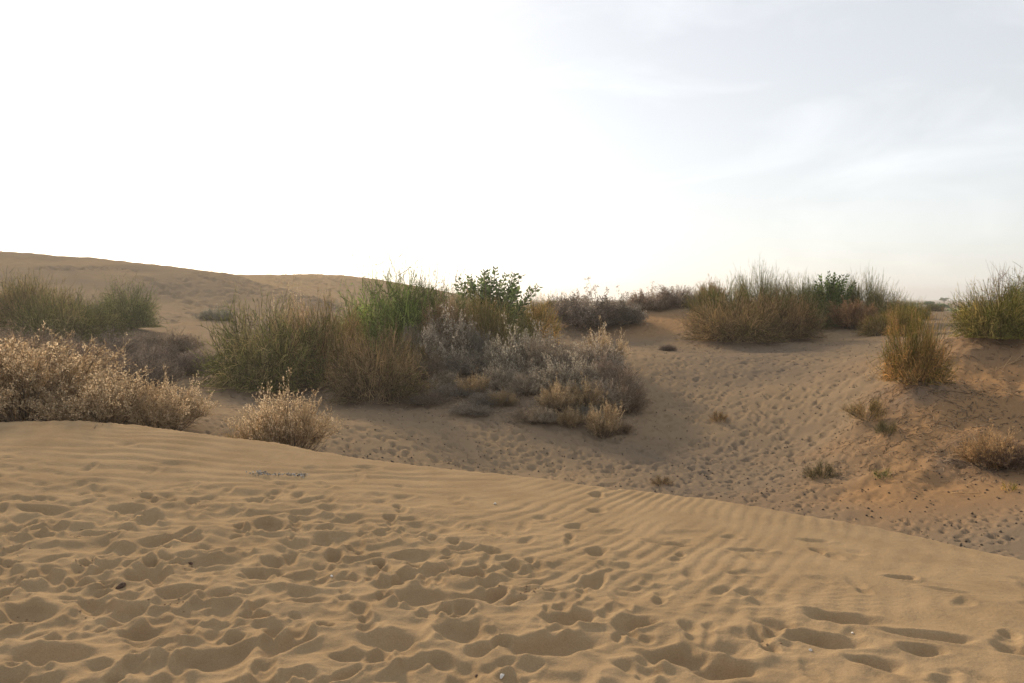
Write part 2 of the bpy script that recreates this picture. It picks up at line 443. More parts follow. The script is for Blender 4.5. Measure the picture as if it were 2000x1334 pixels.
zone = np.maximum.reduce([sm(1.5, .6, np.hypot((GX - hx) / hr, (GY - hy) / hr)) for hx, hy, hh, hr in HUM])
soil_shade[..., 2] = isb * np.clip(zone * (.35 + lit), 0, .8)

def mesh_np(name, V, Q, mats, attrs=None, smooth=True):
    me = bpy.data.meshes.new(name)
    me.vertices.add(len(V)); me.vertices.foreach_set('co', np.ascontiguousarray(V, np.float32).ravel())
    k = Q.shape[1]
    me.loops.add(Q.size); me.loops.foreach_set('vertex_index', np.ascontiguousarray(Q, np.int32).ravel())
    me.polygons.add(len(Q)); me.polygons.foreach_set('loop_start', np.arange(0, Q.size, k, dtype=np.int32))
    try: me.polygons.foreach_set('loop_total', np.full(len(Q), k, np.int32))
    except Exception: pass
    if smooth: me.polygons.foreach_set('use_smooth', np.ones(len(Q), bool))
    for nme, typ, arr in attrs or []:
        at_ = me.attributes.new(nme, typ, 'POINT')
        at_.data.foreach_set('color' if typ == 'FLOAT_COLOR' else 'value', np.ascontiguousarray(arr, np.float32).ravel())
    me.update(calc_edges=True); me.validate()
    for m in mats: me.materials.append(m)
    return me
def add(name, me, parent=None):
    o = bpy.data.objects.new(name, me); COL.objects.link(o)
    if parent: o.parent = parent
    return o
# vertex normals of the whole sheet, so that the pieces below meet without a seam
du = np.roll(V.reshape(nt, nr, 3), -1, 0) - np.roll(V.reshape(nt, nr, 3), 1, 0)
dv = np.gradient(V.reshape(nt, nr, 3), axis=1)
NRM = np.cross(dv, du).reshape(-1, 3)
NRM /= np.linalg.norm(NRM, axis=1)[:, None] + 1e-12
NRM[NRM[:, 2] < 0] *= -1
cxm, cym, cdm = [(a[:, :-1] + np.roll(a, -1, 0)[:, :-1]) / 2 for a in (GX, GY, GD)]
reg = np.where(cdm > 0, 0, np.where((cym > 27 + .25 * np.abs(cxm + 12)) & (cym < 90) & (cxm < -1 + (cym - 27) * .05), 2, 1))
# the fold across the seam at the back of the circle and the far rim stay with the ground
for k, nme in enumerate(('near_dune', 'ground', 'far_dune')):
    q = Q[reg == k].reshape(-1, 4)
    used, inv = np.unique(q, return_inverse=True)
    me = mesh_np(nme, V[used], inv.reshape(-1, 4)[:, ::-1], [SAND], [('soil_shade', 'FLOAT_COLOR', soil_shade.reshape(-1, 4)[used])])
    me.normals_split_custom_set_from_vertices(NRM[used].astype(np.float32))
    tag(add(nme, me), kind='structure')

# ------------------------------------------------------------------ plant materials
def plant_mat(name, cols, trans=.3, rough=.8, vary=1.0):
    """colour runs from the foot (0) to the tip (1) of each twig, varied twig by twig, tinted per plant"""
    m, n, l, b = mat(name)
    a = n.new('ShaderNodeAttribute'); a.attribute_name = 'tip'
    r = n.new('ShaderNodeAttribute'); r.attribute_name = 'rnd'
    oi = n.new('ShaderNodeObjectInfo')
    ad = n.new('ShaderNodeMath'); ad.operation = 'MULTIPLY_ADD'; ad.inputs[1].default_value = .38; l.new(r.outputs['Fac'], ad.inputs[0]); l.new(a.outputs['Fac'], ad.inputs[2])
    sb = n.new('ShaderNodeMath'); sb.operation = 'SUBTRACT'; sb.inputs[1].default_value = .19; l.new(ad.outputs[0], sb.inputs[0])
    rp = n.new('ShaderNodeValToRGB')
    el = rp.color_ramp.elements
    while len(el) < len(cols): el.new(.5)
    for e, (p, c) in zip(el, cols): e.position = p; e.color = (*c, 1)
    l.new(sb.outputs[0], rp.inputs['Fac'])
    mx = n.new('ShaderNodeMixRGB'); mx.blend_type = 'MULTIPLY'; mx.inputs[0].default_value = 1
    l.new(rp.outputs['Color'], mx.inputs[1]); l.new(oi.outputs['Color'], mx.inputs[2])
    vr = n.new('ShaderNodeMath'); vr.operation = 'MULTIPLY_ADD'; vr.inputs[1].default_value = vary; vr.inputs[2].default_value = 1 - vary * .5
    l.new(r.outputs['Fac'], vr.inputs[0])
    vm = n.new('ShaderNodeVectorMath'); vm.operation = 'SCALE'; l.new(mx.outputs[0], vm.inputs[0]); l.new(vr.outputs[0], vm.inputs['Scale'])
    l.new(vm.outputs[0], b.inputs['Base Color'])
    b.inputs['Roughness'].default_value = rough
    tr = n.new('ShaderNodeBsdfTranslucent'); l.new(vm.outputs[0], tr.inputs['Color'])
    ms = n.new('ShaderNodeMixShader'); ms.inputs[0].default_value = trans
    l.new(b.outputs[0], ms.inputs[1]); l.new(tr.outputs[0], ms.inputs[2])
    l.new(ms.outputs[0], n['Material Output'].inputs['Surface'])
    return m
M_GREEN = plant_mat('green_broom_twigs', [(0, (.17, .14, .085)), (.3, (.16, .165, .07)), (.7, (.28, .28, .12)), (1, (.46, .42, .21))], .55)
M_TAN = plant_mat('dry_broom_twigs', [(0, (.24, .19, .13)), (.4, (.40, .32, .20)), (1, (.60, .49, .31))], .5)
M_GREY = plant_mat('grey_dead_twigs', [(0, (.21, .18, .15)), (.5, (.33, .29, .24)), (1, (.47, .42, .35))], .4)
M_STALK = plant_mat('straw_stalks', [(0, (.24, .17, .10)), (.5, (.42, .305, .175)), (1, (.58, .44, .27))], .4)
M_HEAD = plant_mat('woolly_seed_heads', [(0, (.54, .39, .23)), (.5, (.72, .56, .36)), (1, (.84, .70, .50))], .5, vary=.6)
M_GHEAD = plant_mat('grey_dry_leaves', [(0, (.28, .245, .20)), (.5, (.43, .385, .325)), (1, (.55, .50, .425))], .4)
M_LEAF = plant_mat('broad_green_leaves', [(0, (.08, .12, .04)), (.5, (.13, .19, .06)), (1, (.22, .28, .11))], .45, .5)
M_BRANCH = plant_mat('woody_branches', [(0, (.12, .095, .075)), (1, (.22, .18, .14))], 0)

# ------------------------------------------------------------------ plant shapes
class PB:
    """collects tapering three-sided twigs and small leaf faces"""
    def __init__(s): s.V, s.Q, s.T, s.R, s.n = [], [], [], [], 0
    def _push(s, V, Q, T, R):
        s.V.append(V); s.Q.append(Q + s.n); s.T.append(T); s.R.append(R); s.n += len(V)
    def twigs(s, P, R, tip0=0., tip1=1., rnd=None, g=None):
        n, k, _ = P.shape
        g = g or rng
        t = np.gradient(P, axis=1); t /= np.linalg.norm(t, axis=2, keepdims=True) + 1e-9
        ref = g.normal(size=(n, 1, 3)); a = np.cross(t, ref); a /= np.linalg.norm(a, axis=2, keepdims=True) + 1e-9
        b = np.cross(t, a)
        R = np.broadcast_to(R, (n, k))
        ring = [P + (a * math.cos(f) + b * math.sin(f)) * R[..., None] for f in (0, 2.094, 4.189)]
        V = np.stack(ring, 2).reshape(-1, 3)
        i = np.arange(n)[:, None, None] * k * 3; j = np.arange(k - 1)[None, :, None] * 3; f = np.arange(3)[None, None, :]; f2 = (f + 1) % 3
        Q = np.stack([i + j + f, i + j + f2, i + j + 3 + f2, i + j + 3 + f], -1).reshape(-1, 4)
        tip0, tip1 = np.broadcast_to(tip0, (n,)), np.broadcast_to(tip1, (n,))
        T = tip0[:, None] + (tip1 - tip0)[:, None] * np.linspace(0, 1, k)[None]
        rnd = g.random(n) if rnd is None else rnd
        s._push(V, Q, np.repeat(T.reshape(-1), 3), np.repeat(rnd, k * 3))
    def leaves(s, C, A, B, tip=None, rnd=None, g=None):
        g = g or rng
        n = len(C)
        fold = np.cross(A, B); fold /= np.linalg.norm(fold, axis=1, keepdims=True) + 1e-9
        fold = fold * np.linalg.norm(B, axis=1, keepdims=True) * .45
        V = np.stack([C - A, C + B - A * .1 + fold, C + A, C - B - A * .1 + fold], 1).reshape(-1, 3)
        Q = np.arange(n * 4).reshape(-1, 4)
        s._push(V, Q, np.repeat(g.random(n) if tip is None else np.broadcast_to(tip, (n,)), 4), np.repeat(g.random(n) if rnd is None else rnd, 4))
    def mesh(s, name, m, smooth=True):
        return mesh_np(name, np.concatenate(s.V), np.concatenate(s.Q), [m], [('tip', 'FLOAT', np.concatenate(s.T)), ('rnd', 'FLOAT', np.concatenate(s.R))], smooth)
def unit(v): return v / (np.linalg.norm(v, axis=-1, keepdims=True) + 1e-9)

def clumps(g, n, spread, flat=1.0, side=None):
    """directions of the boughs of a rounded crown: (n,3) unit-ish, and their reach"""
    az = g.random(n) * 6.283
    th = np.arccos(1 - g.random(n) ** .85 * (1 - math.cos(spread)))
    d = np.stack([np.sin(th) * np.cos(az), np.sin(th) * np.sin(az), np.cos(th)], 1)
    return d, g.uniform(.72, 1.08, n)

def broom(seed, n_cl=34, per=70, spread=1.35, dry=.3, wisp=.25, r0=.0032, base=.30, fan=.36, lets=4, lng=1.0, up=.4):
    """round bush of wiry twigs that fork into thin branchlets, crown 1 m half-wide and 1 m high"""
    g = np.random.default_rng(seed)
    d, reach = clumps(g, n_cl, spread)
    green, tan, wood = PB(), PB(), PB()
    foot = d * np.array([base, base, 0]) + g.normal(0, .05, (n_cl, 3)) * np.array([1, 1, 0])
    isdry = g.random(n_cl) < dry
    for c in range(n_cl):
        n = per
        low = max(0., 1 - d[c][2] * 1.6)                      # outer boughs lean and droop
        # short twigs borne all along the bough, so that the crown keeps a round outline
        fr = .22 + .66 * g.random(n) ** .8
        st = foot[c] + (d[c] * reach[c])[None] * fr[:, None] + g.normal(0, .085, (n, 3)) * (.4 + fr[:, None]); st[:, 2] = np.abs(st[:, 2])
        dd = unit(d[c] * .75 + np.array([0, 0, up - .5 * low]) + g.normal(0, fan, (n, 3)))
        L = g.uniform(.16, .42, n) * lng * np.where(g.random(n) < wisp * .2, 1.35, 1)
        tip = st + dd * L[:, None]
        mid = (st + tip) / 2 + g.normal(0, .035, (n, 3)); mid[:, 2] -= .02
        tip[:, 2] -= low * g.uniform(0, .16, n)
        mid2 = (mid + tip) / 2 + (mid - (st + tip) / 2) * .4
        P = np.stack([st, mid, mid2, tip], 1)
        P[:, :, 2] = np.maximum(P[:, :, 2], .01)
        R = r0 * np.array([1.25, 1.0, .8, .3])[None] * g.uniform(.7, 1.3, (n, 1))
        mask = (g.random(n) < .85) if isdry[c] else (g.random(n) < dry * .4)
        t1 = g.uniform(.6, 1, n)
        sets = [(P, R, np.full(n, .08), t1, mask)]
        for q in range(lets):                                 # branchlets
            u = g.uniform(.25, .95, (n, 1))
            o = np.where(u < .5, P[:, 1] + (P[:, 2] - P[:, 1]) * u * 2, P[:, 2] + (P[:, 3] - P[:, 2]) * (u * 2 - 1))
            e = o + unit(unit(P[:, 3] - P[:, 1]) + g.normal(0, .38, (n, 3)) + np.array([0, 0, .12])) * L[:, None] * g.uniform(.12, .30, (n, 1))
            e[:, 2] = np.maximum(e[:, 2], .01)
            sets.append((np.stack([o, (o + e) / 2 + g.normal(0, .008, (n, 3)), e], 1), r0 * np.array([[.75, .6, .25]]) * g.uniform(.7, 1.3, (n, 1)), .3 + .3 * u[:, 0], np.minimum(1, t1 + .15), mask))
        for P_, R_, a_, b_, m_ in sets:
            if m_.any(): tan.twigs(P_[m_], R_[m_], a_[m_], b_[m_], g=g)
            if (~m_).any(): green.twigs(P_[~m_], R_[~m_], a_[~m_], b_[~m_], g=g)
    P = np.stack([foot * .6, foot + d * reach[:, None] * .3, foot + d * reach[:, None] * .62], 1); P[:, 0, 2] = -.06
    wood.twigs(P, np.array([[.014, .010, .005]]), g=g)
    # bent dead twigs in the skirt
    n = int(n_cl * per * .22)
    az = g.random(n) * 6.283; rr_ = g.uniform(.25, .95, n)
    st = np.stack([rr_ * np.cos(az), rr_ * np.sin(az), g.uniform(.02, .42, n) * (1.2 - rr_)], 1)
    e = st + np.stack([np.cos(az) * .15, np.sin(az) * .15, g.uniform(-.25, .2, n)], 1) + g.normal(0, .12, (n, 3))
    m_ = (st + e) / 2 + g.normal(0, .05, (n, 3)); m_[:, 2] += .06
    P = np.stack([st, m_, e], 1); P[:, :, 2] = np.maximum(P[:, :, 2], .01)
    tan.twigs(P, r0 * np.array([[1.1, 1, .6]]), .2, .9, g=g)
    n = int(n_cl * 5)
    az = g.random(n) * 6.283; rr_ = g.uniform(.45, .9, n); hh = g.uniform(.08, .6, n) * np.sqrt(1 - rr_ ** 2 * .8)
    st = np.stack([rr_ * np.cos(az), rr_ * np.sin(az), hh], 1)
    dd = unit(np.stack([np.cos(az) * .5, np.sin(az) * .5, g.uniform(-.5, .7, n)], 1) + g.normal(0, .55, (n, 3))) * g.uniform(.15, .38, (n, 1))
    e = st + dd; m_ = st + dd * .5 + g.normal(0, .03, (n, 3)); m_[:, 2] += .035
    P = np.stack([st, m_, e], 1); P[:, :, 2] = np.maximum(P[:, :, 2], .01)
    tan.twigs(P, r0 * np.array([[1.9, 1.6, .7]]), .7, 1.0, rnd=g.uniform(.6, 1, n), g=g)
    return [('green_twigs', green, M_GREEN), ('dry_twigs', tan, M_TAN), ('branches', wood, M_BRANCH)]

def woolly(seed, n_cl=36, per=9, heads=8, spread=1.15, hs=.020, stalk=M_STALK, head=M_HEAD, r0=.0035, fill=4, twiggy=0.0):
    """bush of dry stalks that end in sprays of woolly seed heads"""
    g = np.random.default_rng(seed)
    d, reach = clumps(g, n_cl, spread)
    S, H, W = PB(), PB(), PB()
    cl_r = g.random(n_cl)
    foot = d * np.array([.22, .22, 0]) + g.normal(0, .05, (n_cl, 3)) * np.array([1, 1, 0])
    top = foot + d * reach[:, None] * .55
    P = np.stack([foot, foot * .5 + top * .5 + d * np.array([.08, .08, -.04]), top], 1); P[:, 0, 2] = -.05
    W.twigs(P, np.array([[.011, .008, .005]]), g=g)
    for c in range(n_cl):
        n = per
        a = foot[c] + d[c] * reach[c] * g.uniform(.2, .62, n)[:, None]
        dd = unit(d[c] + g.normal(0, .32 + twiggy * .4, (n, 3)) + np.array([0, 0, .15])); dd[:, 2] = np.abs(dd[:, 2]) * (1 - .3 * twiggy)
        L = reach[c] * g.uniform(.32, .62, n)
        b = a + dd * L[:, None]
        P = np.stack([a, (a + b) / 2 + g.normal(0, .03, (n, 3)), b], 1)
        S.twigs(P, r0 * np.array([[1.2, .9, .6]]), .1, .9, g=g)
        # side sprigs
        k = heads
        t = g.uniform(.35, 1.0, (n, k, 1))
        o = a[:, None] + (b - a)[:, None] * t
        sd = unit(dd[:, None] * .7 + g.normal(0, .55 + twiggy * .5, (n, k, 3)) + np.array([0, 0, .3]))
        ll = g.uniform(.05, .15, (n, k, 1)) * (1.25 - .4 * t)
        e = o + sd * ll
        P = np.stack([o.reshape(-1, 3), (o + e).reshape(-1, 3) / 2 + g.normal(0, .01, (n * k, 3)), e.reshape(-1, 3)], 1)
        S.twigs(P, r0 * np.array([[.8, .65, .45]]), .4, 1., g=g)
        e = e.reshape(-1, 3); sdv = sd.reshape(-1, 3)
        for q in range(fill):
            m = len(e)
            cpos = e - sdv * (g.random((m, 1)) * .07) + g.normal(0, hs * .55, (m, 3))
            A = unit(g.normal(size=(m, 3)) + sdv) * hs * g.uniform(.5, 1.1, (m, 1))
            B = unit(np.cross(A, g.normal(size=(m, 3)))) * hs * g.uniform(.35, .6, (m, 1))
            H.leaves(cpos, A, B, g.random(m) * .8 + .1, rnd=np.clip(cl_r[c] + g.normal(0, .16, m), 0, 1), g=g)
    # fine dead twigs low in the bush
    n = n_cl * per
    az = g.random(n) * 6.283; rr_ = g.random(n) ** .6
    st = np.stack([rr_ * .5 * np.cos(az), rr_ * .5 * np.sin(az), g.uniform(.0, .25, n)], 1)
    e = st + np.stack([np.cos(az) * .3 * rr_, np.sin(az) * .3 * rr_, g.uniform(.1, .35, n)], 1) + g.normal(0, .08, (n, 3))
    P = np.stack([st, (st + e) / 2 + g.normal(0, .04, (n, 3)), e], 1)
    S.twigs(P, r0 * np.array([[1., .8, .5]]), 0, .5, g=g)
    return [('seed_heads', H, head), ('stalks', S, stalk), ('branches', W, M_BRANCH)]

def milkweed(seed, n_st=34, nodes=22):
    """upright stems set with pairs of broad leaves"""
    g = np.random.default_rng(seed)
    S, Lf = PB(), PB()
    for c in range(n_st):
        az, th = g.random() * 6.283, g.random() ** .7 * .75
        d = np.array([math.sin(th) * math.cos(az), math.sin(th) * math.sin(az), math.cos(th)])
        L = g.uniform(.75, 1.05)
        k = 6
        t = np.linspace(0, 1, k)[:, None]
        P = d[None] * L * t + np.array([0, 0, .12]) * t ** 2 - np.array([0, 0, .05]) * (t < .01) + g.normal(0, .012, (k, 3)) * t
        S.twigs(P[None], np.linspace(.012, .004, k)[None], g=g)
        for j in range(nodes):
            u = .28 + .72 * (j + .5) / nodes
            p = np.array([np.interp(u, t[:, 0], P[:, q]) for q in range(3)])
            a0 = j * 1.571 + c
            for sgn in (0, math.pi):
                ref = unit(np.cross(d, [0.3, .2, 1.0])); ref2 = np.cross(d, ref)
                out = ref * math.cos(a0 + sgn) + ref2 * math.sin(a0 + sgn)
                ax = unit(out * .8 + d * .75 + g.normal(0, .15, 3))
                ln = (.040 * (1.15 - .55 * u) + .012) * g.uniform(.8, 1.2)
                side = unit(np.cross(ax, d))
                Lf.leaves((p + ax * ln * 1.1)[None], (ax * ln)[None], (side * ln * .58)[None], g=g)
    return [('leaves', Lf, M_LEAF), ('stems', S, M_BRANCH)]

def bare(seed, n=22, spread=.5, r0=.004, sub=7):
    """thin bare stems that fork towards the tip"""
    g = np.random.default_rng(seed)
    S = PB()
    az, th = g.random(n) * 6.283, g.random(n) ** .7 * spread
    d = np.stack([np.sin(th) * np.cos(az), np.sin(th) * np.sin(az), np.cos(th)], 1)
    L = g.uniform(.6, 1.05, n)[:, None]
    foot = g.normal(0, .06, (n, 3)) * np.array([1, 1, 0])
    P = np.stack([foot, foot + d * L * .5 + g.normal(0, .03, (n, 3)), foot + d * L], 1); P[:, 0, 2] = -.03
    S.twigs(P, r0 * np.array([[1.3, .9, .4]]), g=g)
    for q in range(sub):
        t = g.uniform(.3, .9, (n, 1))
        o = foot + d * L * t
        e = o + unit(d + g.normal(0, .45, (n, 3))) * L * g.uniform(.12, .35, (n, 1))
        S.twigs(np.stack([o, (o + e) / 2 + g.normal(0, .012, (n, 3)), e], 1), r0 * np.array([[.8, .6, .35]]), g=g)
    return [('stems', S, M_STALK)]

def make_kind(parts):
    return [(nm_, pb.mesh(nm_, m)) for nm_, pb, m in parts if pb.n]
KIND = {
    'broom_a': make_kind(broom(1, 64, 44, 1.52, .26, .2, fan=.5, lng=.85)),
    'broom_b': make_kind(broom(2, 56, 42, 1.4, .5)),
    'broom_c': make_kind(broom(3, 70, 46, 1.5, .10, .1, .0030, fan=.6, lng=.8, up=.3)),
    'broom_dry': make_kind(broom(4, 60, 42, 1.52, .75, fan=.5)),
    'broom_tall': make_kind(broom(5, 30, 46, 1.05, .16, .6, .0027, fan=.36, lng=1.25)),
    'tuft': make_kind(broom(6, 14, 50, 1.1, .9, .2, .0045, lets=1)),
    'sprig': make_kind(broom(7, 8, 26, 1.0, .1, .2, .007, lets=0)),
    'woolly_a': make_kind(woolly(11, 46, 12, 10, 1.25, .013, fill=4)),
    'woolly_b': make_kind(woolly(12, 36, 11, 10, 1.15, .0145, fill=4)),
    'grey_a': make_kind(woolly(13, 48, 12, 8, 1.45, .025, M_GREY, M_GHEAD, .0036, 3, .5)),
    'grey_b': make_kind(woolly(14, 38, 12, 8, 1.3, .018, M_GREY, M_GHEAD, .0038, 2, .8)),
    'brush': make_kind(woolly(15, 42, 12, 8, 1.35, .014, M_GREY, M_GREY, .0042, 1, 1.)),
    'milkweed': make_kind(milkweed(21)),
    'bare': make_kind(bare(22)),
    'feather': make_kind(woolly(23, 16, 7, 9, .75, .012, M_BRANCH, M_LEAF, .003, 3, .4)),
}
def plant(kind, name, px, d, half, high, label, cat='shrub', group=None, rot=None, tint=(1, 1, 1), tints=None, sink=.02, only=None):
    x = (px - 1000) / FPX * d * 1.0
    x *= 1.0
    root = bpy.data.objects.new(name, None)
    COL.objects.link(root)
    root.empty_display_size = .2
    root.location = (x, d, gz(x, d) - sink)
    root.rotation_euler = (0, 0, random.uniform(0, 6.28) if rot is None else rot)
    root.scale = (half, half, high)
    tag(root, label, cat, group)
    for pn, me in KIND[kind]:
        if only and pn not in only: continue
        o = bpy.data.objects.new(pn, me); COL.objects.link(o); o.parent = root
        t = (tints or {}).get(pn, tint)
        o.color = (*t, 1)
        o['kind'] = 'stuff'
    return root
GB, GW, GG, GT = 'wiry broom shrubs of the dunes', 'woolly dry shrubs of the dunes', 'grey dead brush of the dunes', 'tufts and sprigs on the sand'
OL, YG, GR, DK, OR = (1.0, 1.05, .85), (1.5, 1.35, .9), (.85, 1.0, .8), (.6, .65, .65), (1.25, .95, .65)
GY, MV, PK, SG = (.85, .85, .85), (.85, .78, .75), (1.15, .98, .88), (.8, .9, .78)
def W(name, *a, **k): k.setdefault('group', GW); return plant(name, 'woolly_shrub', *a, **k)
def B(name, px, d, half, high, label, **k): k.setdefault('group', GB); return plant(name, 'broom_shrub', px, d, half * .88, high, label, **k)
def G(name, *a, **k): k.setdefault('group', GG); return plant(name, 'dead_brush', *a, **k)
def Tf(name, *a, **k): k.setdefault('group', GT); return plant(name, 'grass_tuft', *a, 'grass tuft', **k)
# --- pale woolly shrubs just behind the near crest
W('woolly_a', 50, 9.6, 1.2, 1.08, 'big cream shrub at the left edge, crowded with woolly seed heads')
W('woolly_b', 205, 9.3, .75, .74, 'cream seed-head shrub sloping down beside the big one at left')
W('woolly_b', 315, 9.4, .55, .64, 'low pale straw shrub behind the dune crest, third from the left edge')
W('woolly_b', 560, 9.3, .58, .88, 'lone pale seed-head shrub behind the middle of the dune crest')
Tf('tuft', 492, 9.1, .30, .36, 'fuzzy golden grass tuft against the lone pale shrub', tint=(1.3, 1.2, 1))
# --- left, foot of the far dune
B('broom_c', 15, 21, .85, 1.45, 'green broom cut by the left edge below the far dune', tint=OL)
B('broom_a', 112, 19.5, 1.0, 1.25, 'hazy olive broom beside the one at the left edge', tint=OL)
B('broom_c', 248, 22.5, .85, 1.35, 'rounded green broom at the foot of the far dune, left', tint=GR)
G('grey_b', 205, 27, .6, .85, 'small grey-green bush peeping over the rounded green broom', tint=SG)
G('brush', 152, 23.5, .9, 1.15, 'dark scrubby brush between the olive and the green broom', tint=DK)
G('grey_a', 422, 30, .62, .56, 'small grey cushion bush alone on the far dune face', tint=(.72, .78, .72))
G('brush', 40, 14.5, 1.1, 1.0, 'tan dead brush rising behind the big cream shrub', tint=(1.2, .98, .8))
G('brush', 150, 16, .9, .95, 'brown brush with fawn tips behind the cream shrubs', tint=(1.0, .85, .75))
G('brush', 212, 18.3, .9, .85, 'mauve-brown brush in front of the rounded green broom', tint=MV)
G('brush', 272, 15.5, .72, .9, 'mauve-grey brush with a pale fringe, above the low straw shrub', tint=MV)
G('brush', 350, 17.2, .62, .72, 'dark mauve brush next to the big olive broom', tint=(.66, .6, .6))
# --- centre left
B('broom_a', 535, 16.3, 1.32, 1.75, 'largest olive and tan broom, left of centre', tint=OL)
B('broom_b', 640, 16.6, .9, 1.55, 'fawn broom joined to the right of the largest olive broom', tint=(1.1, .95, .8))
B('broom_dry', 738, 14.9, .85, 1.35, 'dry drooping broom with tangled stems, right of the largest one', tint=(.9, .85, .8))
W('woolly_b', 568, 17.4, .42, 1.95, 'pale plume sticking out on top of the largest olive broom')
G('brush', 792, 15.1, .45, .42, 'low brown dead brush at the right foot of the drooping broom', tint=(.85, .72, .66))
Tf('tuft', 836, 17.4, .42, .55, 'ochre grass tuft between drooping broom and grey shrubs', tint=(.9, .85, .7))
# --- the green mass in the middle
B('broom_c', 768, 20, 1.45, 2.5, 'deep green dome-shaped broom, tallest of the middle clump', tint=(.85, 1.2, .62))
B('broom_c', 850, 20.6, 1.15, 2.05, 'green broom at the right shoulder of the deep green dome', tint=(.8, .95, .75))
plant('feather', 'wispy_shrub', 800, 20.8, 1.2, 2.35, 'thin feathery twigs standing over the deep green dome', tint=(1.0, .9, .8))
plant('feather', 'wispy_shrub', 860, 21.0, 1.1, 2.35, 'feathery bush top between green dome and leafy shrub', tint=(1.0, .9, .8))
plant('milkweed', 'leafy_shrub', 950, 22, 2.3, 1.9, 'leafy bright green shrub with upright stems against the sky')
B('broom_b', 925, 19.2, .7, 1.35, 'yellowish broom below the leafy green shrub', tint=(1.15, 1.1, .9))
B('broom_c', 985, 19.6, .6, 1.35, 'olive green broom below right of the leafy shrub', tint=OL)
W('woolly_b', 912, 20.2, .35, 1.6, 'pale fawn seed-head spray in front of the leafy shrub', tints={'seed_heads': (.75, .68, .6)})
G('grey_a', 880, 17.9, .72, 1.35, 'large ash grey shrub in the dark heart of the middle clump', tint=(1.05, 1.0, .92))
G('grey_b', 803, 18.7, .34, 1.25, 'slender grey bush leaning on the deep green dome', tint=(1.1, 1.05, .95))
G('grey_b', 940, 17.6, .5, 1.0, 'dark grey brush right of the ash grey shrub', tint=(.75, .75, .7))
G('grey_a', 1000, 16.6, .62, 1.15, 'silvery grey shrub over the bare sand patch', tint=(1.0, .98, .9))
G('grey_b', 1062, 16.4, .62, 1.2, 'fawn-grey bush right of the silvery shrub', tint=(1.1, 1.02, .92))
G('grey_b', 1120, 16.6, .65, 1.05, 'wide dull grey bush behind the two round pale bushes', tint=(1.0, .93, .86))
G('brush', 1190, 15.8, .58, 1.0, 'airy dead bush of bare twigs at the right end of the clump', tint=(1.05, .92, .85))
W('woolly_b', 1178, 17.6, .52, 1.05, 'straw yellow seed heads topping the right end of the clump')
W('woolly_b', 1085, 14.4, .36, .58, 'round pale bush, left of two at the sand edge', tints={'seed_heads': (.85, .84, .8), 'stalks': (1, 1, 1)})
W('woolly_b', 1180, 13.6, .34, .66, 'round pale bush, right of two at the sand edge', tints={'seed_heads': (.9, .88, .82), 'stalks': (1, 1, 1)})
G('brush', 885, 15.3, .5, .34, 'flat grey litter bush on the bank below the ash grey shrub', tint=GY)
G('brush', 955, 14.8, .42, .36, 'flat grey bush on the bank left of the bare sand patch', tint=GY)
W('woolly_b', 985, 14.6, .3, .34, 'tiny pale bush on the edge of the bare sand patch', tints={'seed_heads': (.5, .5, .47), 'stalks': (.8, .8, .8)})
G('grey_b', 1130, 15.0, .42, .5, 'knee-high grey bush between the two round pale bushes', tint=(.95, .95, .88))
B('broom_b', 1050, 22.4, .62, 1.2, 'yellow-green broom with bare stalks, right of the leafy shrub', tint=YG)
plant('bare', 'wispy_shrub', 1045, 22.6, .42, 1.75, 'bare stalks rising from the yellow-green broom', tint=(.6, .52, .42))
B('broom_b', 1095, 38, 1.5, 1.1, 'distant tan scrub on the skyline left of the grey shrubs', tint=(.9, .85, .75))
B('broom_c', 1015, 42, 1.4, 1.0, 'distant green scrub low on the skyline behind the leafy shrub', tint=OL)
G('grey_a', 1145, 25.6, 1.15, 1.3, 'broad mauve-grey shrub on the sand knoll, left one', tint=(.72, .66, .64))
G('grey_a', 1212, 26.0, .8, 1.05, 'grey shrub at the right end of the knoll bushes', tint=(.7, .68, .66))
G('grey_a', 1268, 28.6, .85, .85, 'pinkish grey shrub crowning the bare knoll', tint=(.95, .82, .74))
G('grey_b', 1318, 28.8, .9, 1.0, 'brownish grey shrub at the right of the knoll top', tint=(.85, .74, .68))
W('woolly_b', 1385, 31, .7, 1.1, 'small rusty shrub on the skyline right of the knoll', tints={'seed_heads': (.6, .48, .4), 'stalks': (.7, .6, .5)})
# --- right centre hedge
B('broom_dry', 1435, 22.4, 1.25, 1.3, 'broad russet dry broom right of the knoll', tint=(.95, .88, .76))
B('broom_dry', 1525, 22.9, 1.0, 1.3, 'brown dry broom merging into the russet one', tint=(.8, .71, .6))
B('broom_tall', 1420, 25.4, 1.1, 1.15, 'light green broom over the left of the russet one', tint=(1.1, 1.1, .9))
B('broom_tall', 1478, 26.2, .85, 1.5, 'tallest green broom plume on the right centre skyline', tint=(.9, .95, .8))
B('broom_tall', 1545, 26.2, 1.1, 1.2, 'green broom plume next to the tallest one', tint=(1.0, 1.0, .8))
plant('milkweed', 'leafy_shrub', 1622, 26.0, 1.35, 1.45, 'dark leafy green shrub in the right hedge on the skyline', tint=(.8, .85, .7))
B('broom_c', 1600, 25.3, 1.0, 1.35, 'dark green broom under the leafy shrub of the right hedge', tint=(.6, .75, .55))
B('broom_tall', 1690, 26.2, .7, 1.35, 'slim green plume near the right end of the hedge', tint=(.9, .95, .75))
B('broom_c', 1728, 25.4, .7, 1.15, 'soft green broom at the end of the right hedge', tint=(.95, .95, .75))
W('woolly_a', 1668, 24.2, .78, .92, 'round fawn shrub at the foot of the right hedge', tints={'seed_heads': (.68, .55, .46), 'stalks': (.8, .65, .55)})
B('broom_tall', 1765, 21.5, .6, .8, 'sparse green and gold grass behind the orange broom', tint=(1.3, 1.15, .8))
B('broom_b', 1822, 45, .6, .5, 'small far olive bush beyond the pale ridge', tint=(.8, .8, .7))
